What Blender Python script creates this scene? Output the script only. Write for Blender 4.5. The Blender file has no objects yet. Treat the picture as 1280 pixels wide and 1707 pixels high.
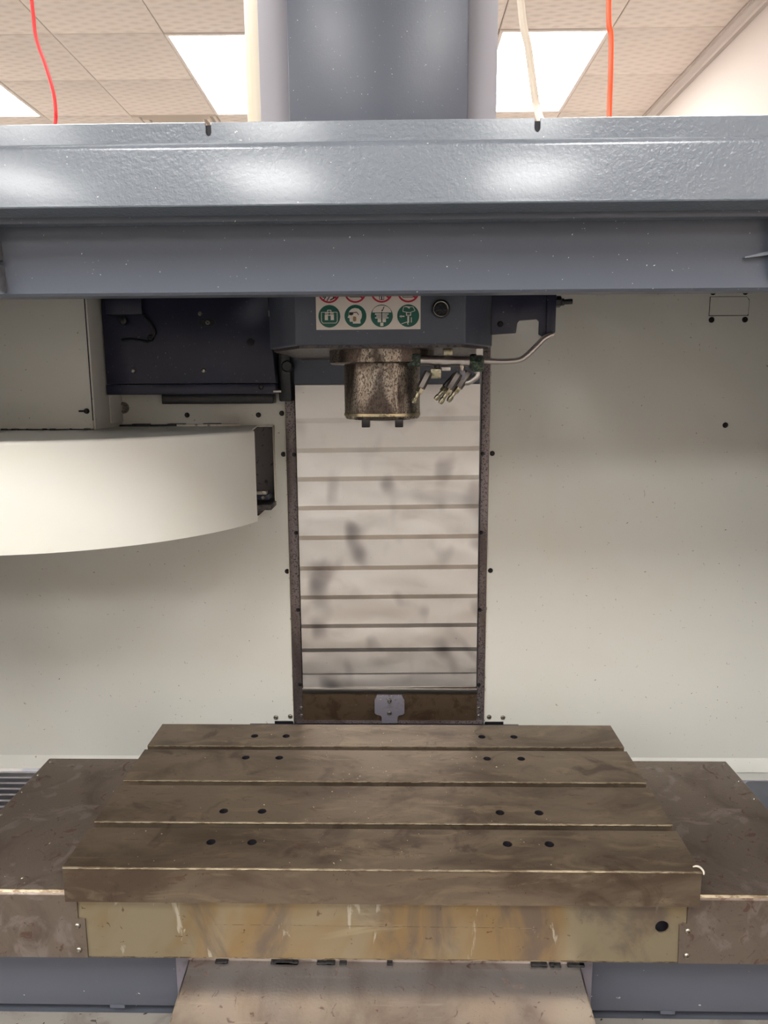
import bpy, bmesh, math, random
from mathutils import Vector, Matrix
random.seed(7)
S = bpy.context.scene
C = S.collection
PI = math.pi

# ------------------------------------------------------------------ camera
cam_d = bpy.data.cameras.new('camera')
cam = bpy.data.objects.new('camera', cam_d)
C.objects.link(cam)
cam_d.sensor_fit = 'HORIZONTAL'
cam_d.sensor_width = 36.0
cam_d.lens = 36.0 * 1226.55 / 1280.0
cam_d.clip_start = 0.02
CAM_Z = 1.6438
cam.matrix_world = (Matrix.Translation((0, 0, CAM_Z)) @ Matrix.Rotation(0.0207, 4, 'Z')
                    @ Matrix.Rotation(PI / 2 - 0.1688, 4, 'X') @ Matrix.Rotation(-0.006, 4, 'Z'))
S.camera = cam

# ------------------------------------------------------------------ world, exposure, lamp level
W = bpy.data.worlds.new('world')
S.world = W
W.use_nodes = True
W.node_tree.nodes['Background'].inputs[0].default_value = (0.9, 0.95, 1.0, 1)
W.node_tree.nodes['Background'].inputs[1].default_value = 0.05
LAMP = 23.0
S.view_settings.view_transform = 'Standard'
S.view_settings.look = 'None'
S.view_settings.exposure = 0.15
S.view_settings.gamma = 1.0
S.view_settings.use_curve_mapping = False
S.cycles.use_denoising = True
S.cycles.max_bounces = 10
S.cycles.diffuse_bounces = 6
S.cycles.glossy_bounces = 5
S.cycles.sample_clamp_indirect = 6.0

# ------------------------------------------------------------------ materials
def srgb(r, g, b):
    f = lambda c: (c / 255 / 12.92) if c / 255 <= 0.04045 else ((c / 255 + 0.055) / 1.055) ** 2.4
    return (f(r), f(g), f(b), 1.0)

def mat(name, col, rough=0.5, metal=0.0, layers=(), bumps=(), spec=0.5, coat=0.0, aniso=0.0):
    """layers: (scale xyz, detail, distortion, lo, hi, colour or None, amount, roughness or None, metallic or None)
       bumps: (scale xyz, detail, strength, distance)"""
    m = bpy.data.materials.new(name)
    m.use_nodes = True
    nt = m.node_tree
    N, L = nt.nodes, nt.links
    bs = N['Principled BSDF']
    tc = N.new('ShaderNodeTexCoord')
    bs.inputs['Base Color'].default_value = col
    bs.inputs['Roughness'].default_value = rough
    bs.inputs['Metallic'].default_value = metal
    bs.inputs['Specular IOR Level'].default_value = spec
    bs.inputs['Coat Weight'].default_value = coat
    bs.inputs['Coat Roughness'].default_value = 0.15
    if aniso:
        bs.inputs['Anisotropic'].default_value = aniso
    def noise(scale, detail, dist):
        mp = N.new('ShaderNodeMapping')
        mp.inputs['Scale'].default_value = scale
        mp.inputs['Location'].default_value = (random.uniform(-9, 9), random.uniform(-9, 9), random.uniform(-9, 9))
        L.new(tc.outputs['Object'], mp.inputs[0])
        n = N.new('ShaderNodeTexNoise')
        n.inputs['Scale'].default_value = 1.0
        n.inputs['Detail'].default_value = detail
        n.inputs['Roughness'].default_value = 0.6
        n.inputs['Distortion'].default_value = dist
        L.new(mp.outputs[0], n.inputs['Vector'])
        return n.outputs['Fac']
    cs, rs, ms = None, None, None
    for (sc, det, dist, lo, hi, c, amt, r, me) in layers:
        f = noise(sc, det, dist)
        mr = N.new('ShaderNodeMapRange')
        mr.interpolation_type = 'SMOOTHSTEP'
        mr.inputs[1].default_value = lo
        mr.inputs[2].default_value = hi
        mr.inputs[4].default_value = amt
        L.new(f, mr.inputs[0])
        k = mr.outputs[0]
        if c is not None:
            mx = N.new('ShaderNodeMix')
            mx.data_type = 'RGBA'
            L.new(k, mx.inputs[0])
            if cs is None: mx.inputs[6].default_value = col
            else: L.new(cs, mx.inputs[6])
            mx.inputs[7].default_value = c
            cs = mx.outputs[2]
        def fl(prev, base, v):
            q = N.new('ShaderNodeMix')
            q.data_type = 'FLOAT'
            L.new(k, q.inputs[0])
            if prev is None: q.inputs[2].default_value = base
            else: L.new(prev, q.inputs[2])
            q.inputs[3].default_value = v
            return q.outputs[0]
        if r is not None: rs = fl(rs, max(rough, .285), max(r, .285))
        if me is not None: ms = fl(ms, metal, me)
    if cs: L.new(cs, bs.inputs['Base Color'])
    if rs: L.new(rs, bs.inputs['Roughness'])
    if ms: L.new(ms, bs.inputs['Metallic'])
    pn = None
    for (sc, det, st, di) in bumps:
        b = N.new('ShaderNodeBump')
        b.inputs['Strength'].default_value = st
        b.inputs['Distance'].default_value = di
        L.new(noise(sc, det, 0.0), b.inputs['Height'])
        if pn: L.new(pn, b.inputs['Normal'])
        pn = b.outputs[0]
    if pn: L.new(pn, bs.inputs['Normal'])
    return m

def emit(name, col, st):
    m = bpy.data.materials.new(name)
    m.use_nodes = True
    nt = m.node_tree
    nt.nodes.remove(nt.nodes['Principled BSDF'])
    e = nt.nodes.new('ShaderNodeEmission')
    e.inputs[0].default_value = col
    e.inputs[1].default_value = st
    nt.links.new(e.outputs[0], nt.nodes['Material Output'].inputs[0])
    return m

u = lambda s: (s, s, s)
DARK = srgb(30, 26, 24)
M = {}
M['cream'] = mat('cream_paint', srgb(223, 222, 214), 0.38, layers=[
    (u(3), 3, 0.4, 0.45, 0.75, srgb(219, 214, 200), 0.5, None, None),
    (u(150), 2, 0.6, 0.715, 0.76, srgb(112, 100, 82), 0.75, 0.6, None),
    ((60, 60, 34), 3, 0.8, 0.745, 0.775, srgb(96, 86, 72), 0.7, 0.6, None)],
    bumps=[(u(260), 2, 0.10, 0.001)])
M['cream_clean'] = mat('cream_paint_clean', srgb(230, 230, 223), 0.3, layers=[
    (u(4), 3, 0.5, 0.45, 0.8, srgb(232, 229, 214), 0.5, None, None),
    (u(110), 2, 0.5, 0.79, 0.81, srgb(120, 108, 92), 0.6, 0.6, None)],
    bumps=[(u(200), 2, 0.06, 0.001)])
M['cream_edge'] = mat('bare_sheet_edge', srgb(226, 220, 205), 0.35, layers=[(u(60), 3, 0, 0.6, 0.68, DARK, 0.7, None, None)])
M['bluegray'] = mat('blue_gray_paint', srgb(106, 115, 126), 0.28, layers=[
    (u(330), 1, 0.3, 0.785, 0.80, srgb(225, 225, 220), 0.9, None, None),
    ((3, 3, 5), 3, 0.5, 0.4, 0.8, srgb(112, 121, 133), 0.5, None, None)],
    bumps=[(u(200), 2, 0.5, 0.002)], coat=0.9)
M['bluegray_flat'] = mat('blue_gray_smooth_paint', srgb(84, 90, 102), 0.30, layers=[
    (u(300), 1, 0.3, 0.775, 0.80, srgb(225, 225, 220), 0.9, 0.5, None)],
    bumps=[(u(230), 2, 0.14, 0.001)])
M['headpaint'] = mat('dark_blue_gray_paint', srgb(72, 78, 92), 0.36, layers=[
    (u(9), 4, 0.8, 0.5, 0.8, srgb(62, 67, 82), 0.7, None, None),
    (u(300), 1, 0.3, 0.77, 0.79, srgb(190, 190, 190), 0.8, None, None)],
    bumps=[(u(180), 2, 0.22, 0.001)])
M['grime'] = mat('oily_grime', srgb(84, 76, 74), 0.45, layers=[
    (u(180), 3, 0.6, 0.45, 0.6, srgb(26, 25, 30), 0.95, 0.3, None),
    (u(25), 3, 0.6, 0.5, 0.7, srgb(44, 42, 52), 0.8, None, None)], bumps=[(u(300), 3, 0.4, 0.001)])
M['black'] = mat('near_black_paint', srgb(36, 37, 58), 0.38, layers=[
    (u(14), 4, 0.7, 0.45, 0.8, srgb(46, 47, 68), 0.8, 0.5, None),
    (u(240), 1, 0.3, 0.76, 0.78, srgb(140, 135, 130), 0.8, None, None)], bumps=[(u(90), 3, 0.12, 0.001)])
M['blackgrease'] = mat('black_grease', srgb(24, 24, 30), 0.3, bumps=[(u(120), 3, 0.6, 0.002)])
M['screwblack'] = mat('black_oxide_screw', srgb(48, 46, 46), 0.32, 0.7)
M['screwsteel'] = mat('steel_screw', srgb(170, 165, 155), 0.25, 1.0, layers=[(u(150), 3, 0.4, 0.5, 0.65, srgb(90, 78, 66), 0.7, 0.5, None)])
M['column'] = mat('machined_column_gray', srgb(146, 144, 150), 0.5, 0.25, layers=[
    ((3, 3, 1), 3, 0.5, 0.4, 0.7, srgb(138, 135, 140), 0.8, None, None)])
M['rail'] = mat('spotted_rail_steel', srgb(140, 130, 130), 0.35, 0.6, layers=[
    (u(240), 3, 0.8, 0.52, 0.60, srgb(52, 44, 46), 0.85, 0.5, 0.2),
    ((8, 8, 3), 3, 0.6, 0.45, 0.7, srgb(92, 80, 76), 0.8, None, None)])
M['railrust'] = mat('brown_oiled_plate', srgb(92, 76, 60), 0.35, 0.35, layers=[
    (u(22), 4, 0.9, 0.45, 0.65, srgb(66, 50, 38), 0.85, None, None),
    (u(160), 3, 0.4, 0.66, 0.72, srgb(150, 138, 120), 0.6, None, None)], bumps=[(u(60), 4, 0.15, 0.001)])
M['slat'] = mat('brushed_stainless', srgb(234, 230, 226), 0.46, 1.0, layers=[
    (u(170), 2, 0.6, 0.76, 0.78, srgb(90, 76, 60), 0.8, 0.6, 0.2),
    ((5, 5, 9), 3, 0.7, 0.5, 0.75, srgb(206, 198, 192), 0.7, None, None),
    ((12, 12, 9), 1, 0.15, 0.52, 0.78, srgb(104, 98, 104), 0.75, 0.42, None)],  # dark smudges: oil film, partly reflections painted into the colour
    bumps=[((8, 8, 12), 1, 0.8, 0.008), ((300, 300, 14), 2, 0.05, 0.0006)])
M['spindle'] = mat('mottled_spindle_steel', srgb(178, 168, 154), 0.285, 1.0, layers=[
    ((22, 22, 5), 4, 0.8, 0.40, 0.60, srgb(74, 64, 60), 0.9, None, None),  # tall dark patches: reflection bands painted into the steel's colour
    ((420, 420, 260), 3, 0.4, 0.47, 0.60, srgb(58, 48, 42), 0.85, 0.5, 0.4),
    ((90, 90, 50), 4, 0.8, 0.56, 0.68, srgb(66, 54, 46), 0.7, 0.45, 0.6)], bumps=[(u(340), 3, 0.15, 0.0006)])
M['spindlering'] = mat('brass_toned_ring', srgb(196, 184, 150), 0.25, 1.0, layers=[(u(120), 3, 0.5, 0.5, 0.65, srgb(90, 76, 58), 0.7, 0.4, None)])
M['alu'] = mat('satin_aluminium', srgb(196, 190, 186), 0.3, 1.0, layers=[((4, 120, 120), 2, 0, 0.45, 0.7, srgb(170, 164, 160), 0.8, 0.4, None)])
M['gunmetal'] = mat('gunmetal_fitting', srgb(112, 106, 102), 0.35, 0.8)
M['nickel'] = mat('nickel_fitting', srgb(166, 160, 138), 0.25, 1.0, layers=[(u(160), 3, 0.5, 0.5, 0.65, srgb(96, 96, 70), 0.7, 0.45, None)])
M['greengrime'] = mat('green_black_fitting', srgb(34, 44, 42), 0.35, 0.3, layers=[(u(220), 3, 0.8, 0.5, 0.62, srgb(92, 112, 84), 0.7, 0.5, None)], bumps=[(u(200), 3, 0.5, 0.001)])
M['table'] = mat('oiled_cast_iron', srgb(124, 110, 94), 0.31, 0.6, layers=[
    ((4, 8, 8), 5, 0.6, 0.40, 0.66, srgb(88, 74, 62), 0.9, 0.38, None),
    ((9, 26, 26), 5, 1.0, 0.52, 0.70, srgb(146, 130, 108), 0.6, None, None),
    (u(11), 5, 1.0, 0.56, 0.70, srgb(72, 56, 46), 0.75, 0.42, 0.4),
    ((30, 110, 110), 4, 0.6, 0.60, 0.72, srgb(92, 64, 46), 0.6, 0.45, 0.3),
    (u(260), 3, 0.5, 0.66, 0.72, srgb(56, 44, 38), 0.7, 0.5, None)],
    bumps=[(u(7), 4, 0.12, 0.003), (u(160), 3, 0.16, 0.0008)])
M['tableedge'] = mat('worn_bright_edge', srgb(154, 142, 120), 0.34, 0.9, layers=[((60, 200, 200), 3, 0.5, 0.42, 0.6, srgb(104, 88, 70), 0.85, 0.4, None)])
M['cover'] = mat('reddish_oiled_steel', srgb(126, 114, 104), 0.29, 0.65, layers=[
    (u(6), 5, 0.9, 0.45, 0.68, srgb(98, 84, 76), 0.8, 0.34, None),
    (u(13), 5, 1.2, 0.54, 0.66, srgb(148, 138, 132), 0.7, None, None),
    (u(34), 5, 1.3, 0.60, 0.68, srgb(84, 58, 48), 0.8, 0.4, 0.2),
    (u(230), 3, 0.4, 0.66, 0.72, srgb(62, 50, 44), 0.6, 0.45, None)],
    bumps=[(u(240), 4, 0.45, 0.0014), (u(9), 3, 0.2, 0.004)])
M['apron'] = mat('tan_stained_steel', srgb(150, 139, 116), 0.34, 0.6, layers=[
    ((5, 5, 3), 4, 0.8, 0.42, 0.62, srgb(140, 116, 78), 0.85, 0.38, None),
    ((7, 7, 4), 5, 0.8, 0.48, 0.66, srgb(106, 95, 88), 0.8, 0.4, None),
    ((3, 3, 14), 4, 0.8, 0.55, 0.7, srgb(176, 164, 136), 0.6, None, None),
    ((34, 34, 8), 6, 0.6, 0.635, 0.68, srgb(190, 182, 166), 0.7, 0.5, 0.3),
    (u(60), 4, 1.0, 0.65, 0.71, srgb(84, 58, 40), 0.7, 0.5, None)],
    bumps=[(u(180), 3, 0.14, 0.0008)])
M['chute'] = mat('scuffed_steel_with_rust', srgb(186, 179, 175), 0.31, 0.75, layers=[
    ((8, 6, 6), 5, 0.6, 0.46, 0.70, srgb(146, 132, 124), 0.75, 0.38, None),
    ((6, 90, 90), 4, 0.3, 0.60, 0.70, srgb(206, 200, 194), 0.5, None, None),
    (u(48), 5, 0.9, 0.60, 0.68, srgb(104, 72, 60), 0.75, 0.5, 0.2),
    (u(240), 3, 0.4, 0.66, 0.72, srgb(90, 74, 66), 0.6, 0.5, None)],
    bumps=[(u(220), 4, 0.28, 0.001)])
M['basepaint'] = mat('slate_gray_paint', srgb(90, 94, 105), 0.45, layers=[
    (u(90), 1, 0.4, 0.77, 0.785, srgb(215, 215, 210), 0.9, None, None),
    (u(4), 3, 0.6, 0.45, 0.75, srgb(90, 92, 104), 0.8, None, None)], bumps=[(u(160), 2, 0.06, 0.001)])
M['tray'] = mat('speckled_tray', srgb(150, 146, 140), 0.45, layers=[
    (u(60), 3, 1.0, 0.64, 0.68, srgb(32, 28, 30), 0.95, None, None),
    (u(12), 4, 0.8, 0.5, 0.7, srgb(120, 112, 106), 0.8, None, None),
    (u(20), 4, 0.8, 0.66, 0.72, srgb(120, 84, 60), 0.6, None, None)])
M['ribs'] = mat('galvanised_ribbed_sheet', srgb(190, 188, 196), 0.28, 1.0, layers=[((3, 40, 40), 3, 0.4, 0.5, 0.7, srgb(140, 138, 150), 0.7, 0.4, None)])
M['bracket'] = mat('violet_gray_bracket', srgb(128, 124, 134), 0.5, 0.2, layers=[(u(60), 3, 0.5, 0.55, 0.7, srgb(108, 100, 104), 0.6, None, None)])
M['hole'] = mat('dark_bore', srgb(24, 22, 30), 0.6)
M['white'] = mat('white_tag', srgb(235, 232, 225), 0.5)
M['signwhite'] = mat('sign_white_vinyl', srgb(222, 214, 206), 0.4, layers=[(u(120), 2, 0.5, 0.73, 0.76, srgb(120, 104, 90), 0.7, None, None)])
M['signgreen'] = mat('sign_green', srgb(24, 92, 78), 0.4)
M['signred'] = mat('sign_red', srgb(186, 40, 66), 0.4)
M['signblack'] = mat('sign_black', srgb(34, 32, 38), 0.4)
M['signbrown'] = mat('sign_oil_stain', srgb(150, 120, 82), 0.4)
M['hosered'] = mat('red_hose', srgb(226, 32, 36), 0.35)
M['hoseorange'] = mat('orange_hose', srgb(238, 84, 28), 0.35)
M['hosecream'] = mat('cream_cable', srgb(204, 192, 176), 0.45)
M['duct'] = mat('cream_cable_duct', srgb(212, 203, 184), 0.45, layers=[((30, 30, 2), 3, 0.4, 0.55, 0.7, srgb(216, 196, 160), 0.6, None, None)])
M['tile'] = mat('ceiling_tile', srgb(230, 217, 206), 0.8)
def lozenges(m, c0, c1):
    nt = m.node_tree; N, L = nt.nodes, nt.links
    tc = N.new('ShaderNodeTexCoord'); outs = []
    for rot in (1.12, -1.12 + PI):
        mp = N.new('ShaderNodeMapping'); mp.inputs['Rotation'].default_value = (0, 0, rot)
        L.new(tc.outputs['Object'], mp.inputs[0])
        w = N.new('ShaderNodeTexWave'); w.inputs['Scale'].default_value = 5.6; w.inputs['Distortion'].default_value = 1.2
        w.inputs['Detail'].default_value = 1.0; w.inputs['Detail Scale'].default_value = 2.0
        L.new(mp.outputs[0], w.inputs['Vector']); outs.append(w.outputs['Fac'])
    mu = N.new('ShaderNodeMath'); mu.operation = 'MULTIPLY'
    L.new(outs[0], mu.inputs[0]); L.new(outs[1], mu.inputs[1])
    mx = N.new('ShaderNodeMix'); mx.data_type = 'RGBA'
    L.new(mu.outputs[0], mx.inputs[0]); mx.inputs[6].default_value = c0; mx.inputs[7].default_value = c1
    L.new(mx.outputs[2], N['Principled BSDF'].inputs['Base Color'])
    b = N.new('ShaderNodeBump'); b.inputs['Strength'].default_value = 0.5; b.inputs['Distance'].default_value = 0.006
    L.new(mu.outputs[0], b.inputs['Height']); L.new(b.outputs[0], N['Principled BSDF'].inputs['Normal'])
lozenges(M['tile'], srgb(238, 227, 217), srgb(226, 213, 203))
M['ceilback'] = mat('ceiling_grid', srgb(176, 166, 156), 0.6)
M['roomwall'] = mat('pale_room_wall', srgb(206, 196, 189), 0.8, bumps=[(u(60), 3, 0.05, 0.001)])
M['floor'] = mat('gray_epoxy_floor', srgb(108, 108, 106), 0.4, layers=[(u(2), 4, 0.5, 0.45, 0.7, srgb(98, 98, 96), 0.7, None, None)])
M['shade'] = mat('gray_painted_wall', srgb(218, 217, 214), 0.8)
M['vent'] = mat('vent_plastic', srgb(226, 216, 204), 0.5)
M['lightframe'] = mat('white_lamp_frame', srgb(236, 228, 220), 0.5)
M['lamp'] = emit('lamp_diffuser', (1.0, 0.985, 0.955, 1), LAMP)
M['chip'] = mat('bright_metal_chip', srgb(196, 184, 162), 0.35, 1.0)
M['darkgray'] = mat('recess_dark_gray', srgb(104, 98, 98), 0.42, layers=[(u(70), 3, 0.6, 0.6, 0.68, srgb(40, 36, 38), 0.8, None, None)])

# ------------------------------------------------------------------ mesh helpers
class MB:
    def __init__(self): self.v, self.f = [], []
    def add(self, vs, fs):
        o = len(self.v)
        self.v += [Vector(p) for p in vs]
        self.f += [[i + o for i in q] for q in fs]
        return self
    def box(self, x0, x1, y0, y1, z0, z1):
        return self.add([(x, y, z) for z in (z0, z1) for y in (y0, y1) for x in (x0, x1)],
                        [(0, 2, 3, 1), (4, 5, 7, 6), (0, 1, 5, 4), (2, 6, 7, 3), (0, 4, 6, 2), (1, 3, 7, 5)])
    def prism(self, poly, ax, a, b):
        n = len(poly)
        def P(p, t): return {'X': (t, p[0], p[1]), 'Y': (p[0], t, p[1]), 'Z': (p[0], p[1], t)}[ax]
        return self.add([P(p, a) for p in poly] + [P(p, b) for p in poly],
                        [list(range(n))[::-1], list(range(n, 2 * n))] + [(i, (i + 1) % n, n + (i + 1) % n, n + i) for i in range(n)])
    def tube(self, pts, r, n=10, close=True):
        pts = [Vector(p) for p in pts]
        rs = r if isinstance(r, (list, tuple)) else [r] * len(pts)
        vs, up = [], None
        for i, p in enumerate(pts):
            d = (pts[min(i + 1, len(pts) - 1)] - pts[max(i - 1, 0)]).normalized()
            if up is None: up = Vector((0, 0, 1)) if abs(d.z) < 0.9 else Vector((1, 0, 0))
            a = d.cross(up).normalized(); b = a.cross(d).normalized(); up = b
            vs += [p + (a * math.cos(2 * PI * k / n) + b * math.sin(2 * PI * k / n)) * rs[i] for k in range(n)]
        fs = [(i * n + k, i * n + (k + 1) % n, (i + 1) * n + (k + 1) % n, (i + 1) * n + k) for i in range(len(pts) - 1) for k in range(n)]
        if close: fs += [list(range(n))[::-1], [(len(pts) - 1) * n + k for k in range(n)]]
        return self.add(vs, fs)
    def lathe(self, prof, c, d=(0, 0, 1), n=24, ph=0.0, caps=True):
        """prof: list of (radius, height along d)"""
        d = Vector(d).normalized(); c = Vector(c)
        up = Vector((0, 0, 1)) if abs(d.z) < 0.9 else Vector((1, 0, 0))
        a = d.cross(up).normalized(); b = a.cross(d)
        vs = [c + d * h + (a * math.cos(2 * PI * k / n + ph) + b * math.sin(2 * PI * k / n + ph)) * r for (r, h) in prof for k in range(n)]
        fs = [(i * n + k, i * n + (k + 1) % n, (i + 1) * n + (k + 1) % n, (i + 1) * n + k) for i in range(len(prof) - 1) for k in range(n)]
        if caps: fs += [list(range(n))[::-1], [(len(prof) - 1) * n + k for k in range(n)]]
        return self.add(vs, fs)
    def build(self, name, m, parent=None, bevel=0.0, seg=2, ang=35):
        org = Vector(parent['org']) if parent is not None else Vector((0, 0, 0))
        if parent is None:
            xs = [p.x for p in self.v]; ys = [p.y for p in self.v]; zs = [p.z for p in self.v]
            org = Vector(((min(xs) + max(xs)) / 2, (min(ys) + max(ys)) / 2, min(zs)))
        me = bpy.data.meshes.new(name)
        bm = bmesh.new()
        bv = [bm.verts.new(p - org) for p in self.v]
        for q in self.f:
            try: bm.faces.new([bv[i] for i in q])
            except ValueError: pass
        bmesh.ops.remove_doubles(bm, verts=bm.verts, dist=1e-6)
        bmesh.ops.recalc_face_normals(bm, faces=bm.faces)
        if bevel:
            es = [e for e in bm.edges if len(e.link_faces) == 2 and e.calc_face_angle(0) > 0.5]
            bmesh.ops.bevel(bm, geom=es, offset=bevel, segments=seg, profile=0.5, affect='EDGES', clamp_overlap=True)
        bm.to_mesh(me); bm.free()
        me.polygons.foreach_set('use_smooth', [True] * len(me.polygons))
        me.set_sharp_from_angle(angle=math.radians(ang))
        o = bpy.data.objects.new(name, me)
        C.objects.link(o)
        if m is not None: me.materials.append(m)
        if parent is not None:
            o.parent = parent
            o['org'] = tuple(org)
        else:
            o.location = org
            o['org'] = tuple(org)
        return o

def tag(o, label, cat, group=None, kind='thing'):
    o['label'] = label; o['category'] = cat
    if group: o['group'] = group
    o['kind'] = kind
    return o

def thing(name, label, cat, loc, group=None, kind='thing'):
    o = bpy.data.objects.new(name, None)
    C.objects.link(o)
    o.location = loc
    o['org'] = tuple(loc)
    o.empty_display_size = 0.05
    return tag(o, label, cat, group, kind)

def struct(o):
    o['kind'] = 'structure'
    return o

def arc(cx, cy, r, a0, a1, n):
    return [(cx + r * math.cos(a0 + (a1 - a0) * i / n), cy + r * math.sin(a0 + (a1 - a0) * i / n)) for i in range(n + 1)]

def smooth_path(pts, n=6):
    pts = [Vector(p) for p in pts]
    out = []
    for i in range(len(pts) - 1):
        p0 = pts[max(i - 1, 0)]; p1 = pts[i]; p2 = pts[i + 1]; p3 = pts[min(i + 2, len(pts) - 1)]
        for k in range(n):
            t = k / n
            out.append(0.5 * ((2 * p1) + (p2 - p0) * t + (2 * p0 - 5 * p1 + 4 * p2 - p3) * t * t + (3 * p1 - p0 - 3 * p2 + p3) * t ** 3))
    return out + [pts[-1]]

def boolean_cut(o, cutter_mb):
    """cut holes out of a mesh and keep the result as plain mesh data"""
    cu = cutter_mb.build('cutter', None)
    cu.location = (0, 0, 0)
    for v, p in zip(cu.data.vertices, list(cu.data.vertices)):
        pass
    cu.location = Vector(cu['org'])
    md = o.modifiers.new('cut', 'BOOLEAN')
    md.object = cu; md.operation = 'DIFFERENCE'; md.solver = 'EXACT'
    bpy.context.view_layer.update()
    dg = bpy.context.evaluated_depsgraph_get()
    me = bpy.data.meshes.new_from_object(o.evaluated_get(dg))
    o.modifiers.clear()
    old = o.data
    o.data = me
    me.name = old.name
    bpy.data.meshes.remove(old)
    cm = cu.data
    bpy.data.objects.remove(cu)
    bpy.data.meshes.remove(cm)
    me.polygons.foreach_set('use_smooth', [True] * len(me.polygons))
    me.set_sharp_from_angle(angle=math.radians(35))

# button-head cap screws share two meshes, one per finish, scaled per radius
_screw = {}
def screw(parent, x, y, z, r=0.0052, m='screwblack', d=(0, -1, 0), name='screw', h=0.55):
    key = (m, tuple(d), round(r, 4), h)
    org = Vector(parent['org'])
    if key not in _screw:
        mb = MB()
        mb.lathe([(r, -0.001), (r, 0.12 * r), (r * 0.9, h * 0.62 * r), (r * 0.62, h * r), (r * 0.46, h * r), (r * 0.42, 0.12 * r)], (0, 0, 0), d, 12)
        bm_o = mb.build('screw_mesh', M[m], None)
        me = bm_o.data
        off = Vector(bm_o['org'])
        for v in me.vertices: v.co += off
        bpy.data.objects.remove(bm_o)
        _screw[key] = me
    o = bpy.data.objects.new(name, _screw[key])
    C.objects.link(o)
    o.parent = parent
    o.location = Vector((x, y, z)) - org
    return o

# ================================================================== THE ROOM
RX0, RX1, RY0, RY1, CZ = -4.86, 1.80, -6.8, 7.9, 3.517
struct(MB().box(RX0 - .1, RX1 + .1, RY0 - .1, RY1 + .1, -0.1, 0.0).build('floor', M['floor']))
struct(MB().box(RX1, RX1 + 0.1, RY0, RY1, 0, 3.6).build('wall_right', M['roomwall']))
struct(MB().box(RX0 - 0.1, RX0, RY0, RY1, 0, 3.6).build('wall_left', M['roomwall']))
struct(MB().box(RX0 - .1, RX1 + .1, RY1, RY1 + 0.1, 0, 3.6).build('wall_back', M['roomwall']))
struct(MB().box(RX0 - .1, RX1 + .1, RY0 - 0.1, RY0, 0, 3.6).build('wall_front', M['shade']))
ceil = struct(MB().box(RX0, RX1, RY0, RY1, CZ + 0.014, CZ + 0.09).build('ceiling', M['ceilback']))
struct(MB().prism([(1.80, 3.531), (1.743, 3.531), (1.743, 3.510), (1.752, 3.510), (1.752, 3.500), (1.764, 3.488), (1.775, 3.482), (1.775, 3.465), (1.80, 3.465)],
                  'Y', RY0, RY1).build('trim_1', M['roomwall']))
TX0, TY0 = -1.857, 4.291
LROWS = (-14, -10, -5, 0, 4)
lights = {(i, j + e) for i in (-5, -2, 1, 4) for j in LROWS for e in (0, 1)}
vent_cell = (0, 2)
tile_me = None
for i in range(-5, 6):
    for j in range(-18, 6):
        if (i, j) in lights or (i, j) == vent_cell: continue
        x, y = TX0 + i * .6, TY0 + j * .6
        if tile_me is None:
            mb = MB().prism([(0.003, .003), (.597, .003), (.597, .597), (.003, .597)], 'Z', CZ + .0135, CZ + .004)
            mb.add([(.003, .003, CZ + .004), (.597, .003, CZ + .004), (.597, .597, CZ + .004), (.003, .597, CZ + .004),
                    (.010, .010, CZ), (.59, .010, CZ), (.59, .59, CZ), (.010, .59, CZ)],
                   [(0, 1, 5, 4), (1, 2, 6, 5), (2, 3, 7, 6), (3, 0, 4, 7), (4, 5, 6, 7)])
            t = mb.build('ceiling_tile', M['tile'])
            off = Vector(t['org'])
            for v in t.data.vertices: v.co += off - Vector((0.3, 0.3, CZ))
            tile_me = t.data
        else:
            t = bpy.data.objects.new('ceiling_tile', tile_me); C.objects.link(t)
        t.parent = ceil
        t.location = Vector((x + .3, y + .3, CZ)) - Vector(ceil['org'])

def ceiling_light(x, y, label, group=None):
    t = thing('ceiling_light', label, 'ceiling light', (x, y, CZ), group)
    fr = MB()
    for (a, b, c, d) in ((0.004, .596, .004, .022), (.004, .596, 1.178, 1.196), (.004, .022, .022, 1.178), (.578, .596, .022, 1.178)):
        fr.box(x + a, x + b, y + c, y + d, CZ - .004, CZ + .0135)
    fr.build('frame', M['lightframe'], t)
    MB().box(x + .022, x + .578, y + .022, y + 1.178, CZ - .001, CZ + .012).build('diffuser', M['lamp'], t)
    return t
for i in (-5, -2, 1, 4):
    for j in LROWS:
        if j == 0 and i == 1: lb, g = 'flat white ceiling light panel beside the cream duct, above the diffuser vent', None
        elif j == 0 and i == 4: lb, g = 'flat white ceiling light panel behind the cream cable, right of the tall column', None
        elif j == 0 and i == -2: lb, g = 'flat white ceiling light panel cut by the photo left edge near the red hose', None
        else: lb, g = 'flat white ceiling light panel outside the picture, in the ceiling overhead', 'ceiling lights out of view'
        ceiling_light(TX0 + i * .6, TY0 + j * .6, lb, g)
# square air diffuser
vx, vy = TX0 + .3, TY0 + 1.5
t = thing('air_vent', 'square cream louvred air vent in the ceiling just above the crossbeam', 'vent', (vx, vy, CZ))
for k, s in enumerate((.29, .235, .18, .125)):
    q = MB(); a, b = s, s - .028
    z0, z1 = CZ - .006, CZ + .012
    q.add([(vx + p * a, vy + r * a, z0) for p, r in ((-1, -1), (1, -1), (1, 1), (-1, 1))] + [(vx + p * b, vy + r * b, z1) for p, r in ((-1, -1), (1, -1), (1, 1), (-1, 1))]
          + [(vx + p * (a + .004), vy + r * (a + .004), z1 + .001) for p, r in ((-1, -1), (1, -1), (1, 1), (-1, 1))],
          [(0, 1, 5, 4), (1, 2, 6, 5), (2, 3, 7, 6), (3, 0, 4, 7), (0, 8, 9, 1), (1, 9, 10, 2), (2, 10, 11, 3), (3, 11, 8, 0)])
    q.build('louvre', M['vent'], t)
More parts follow.
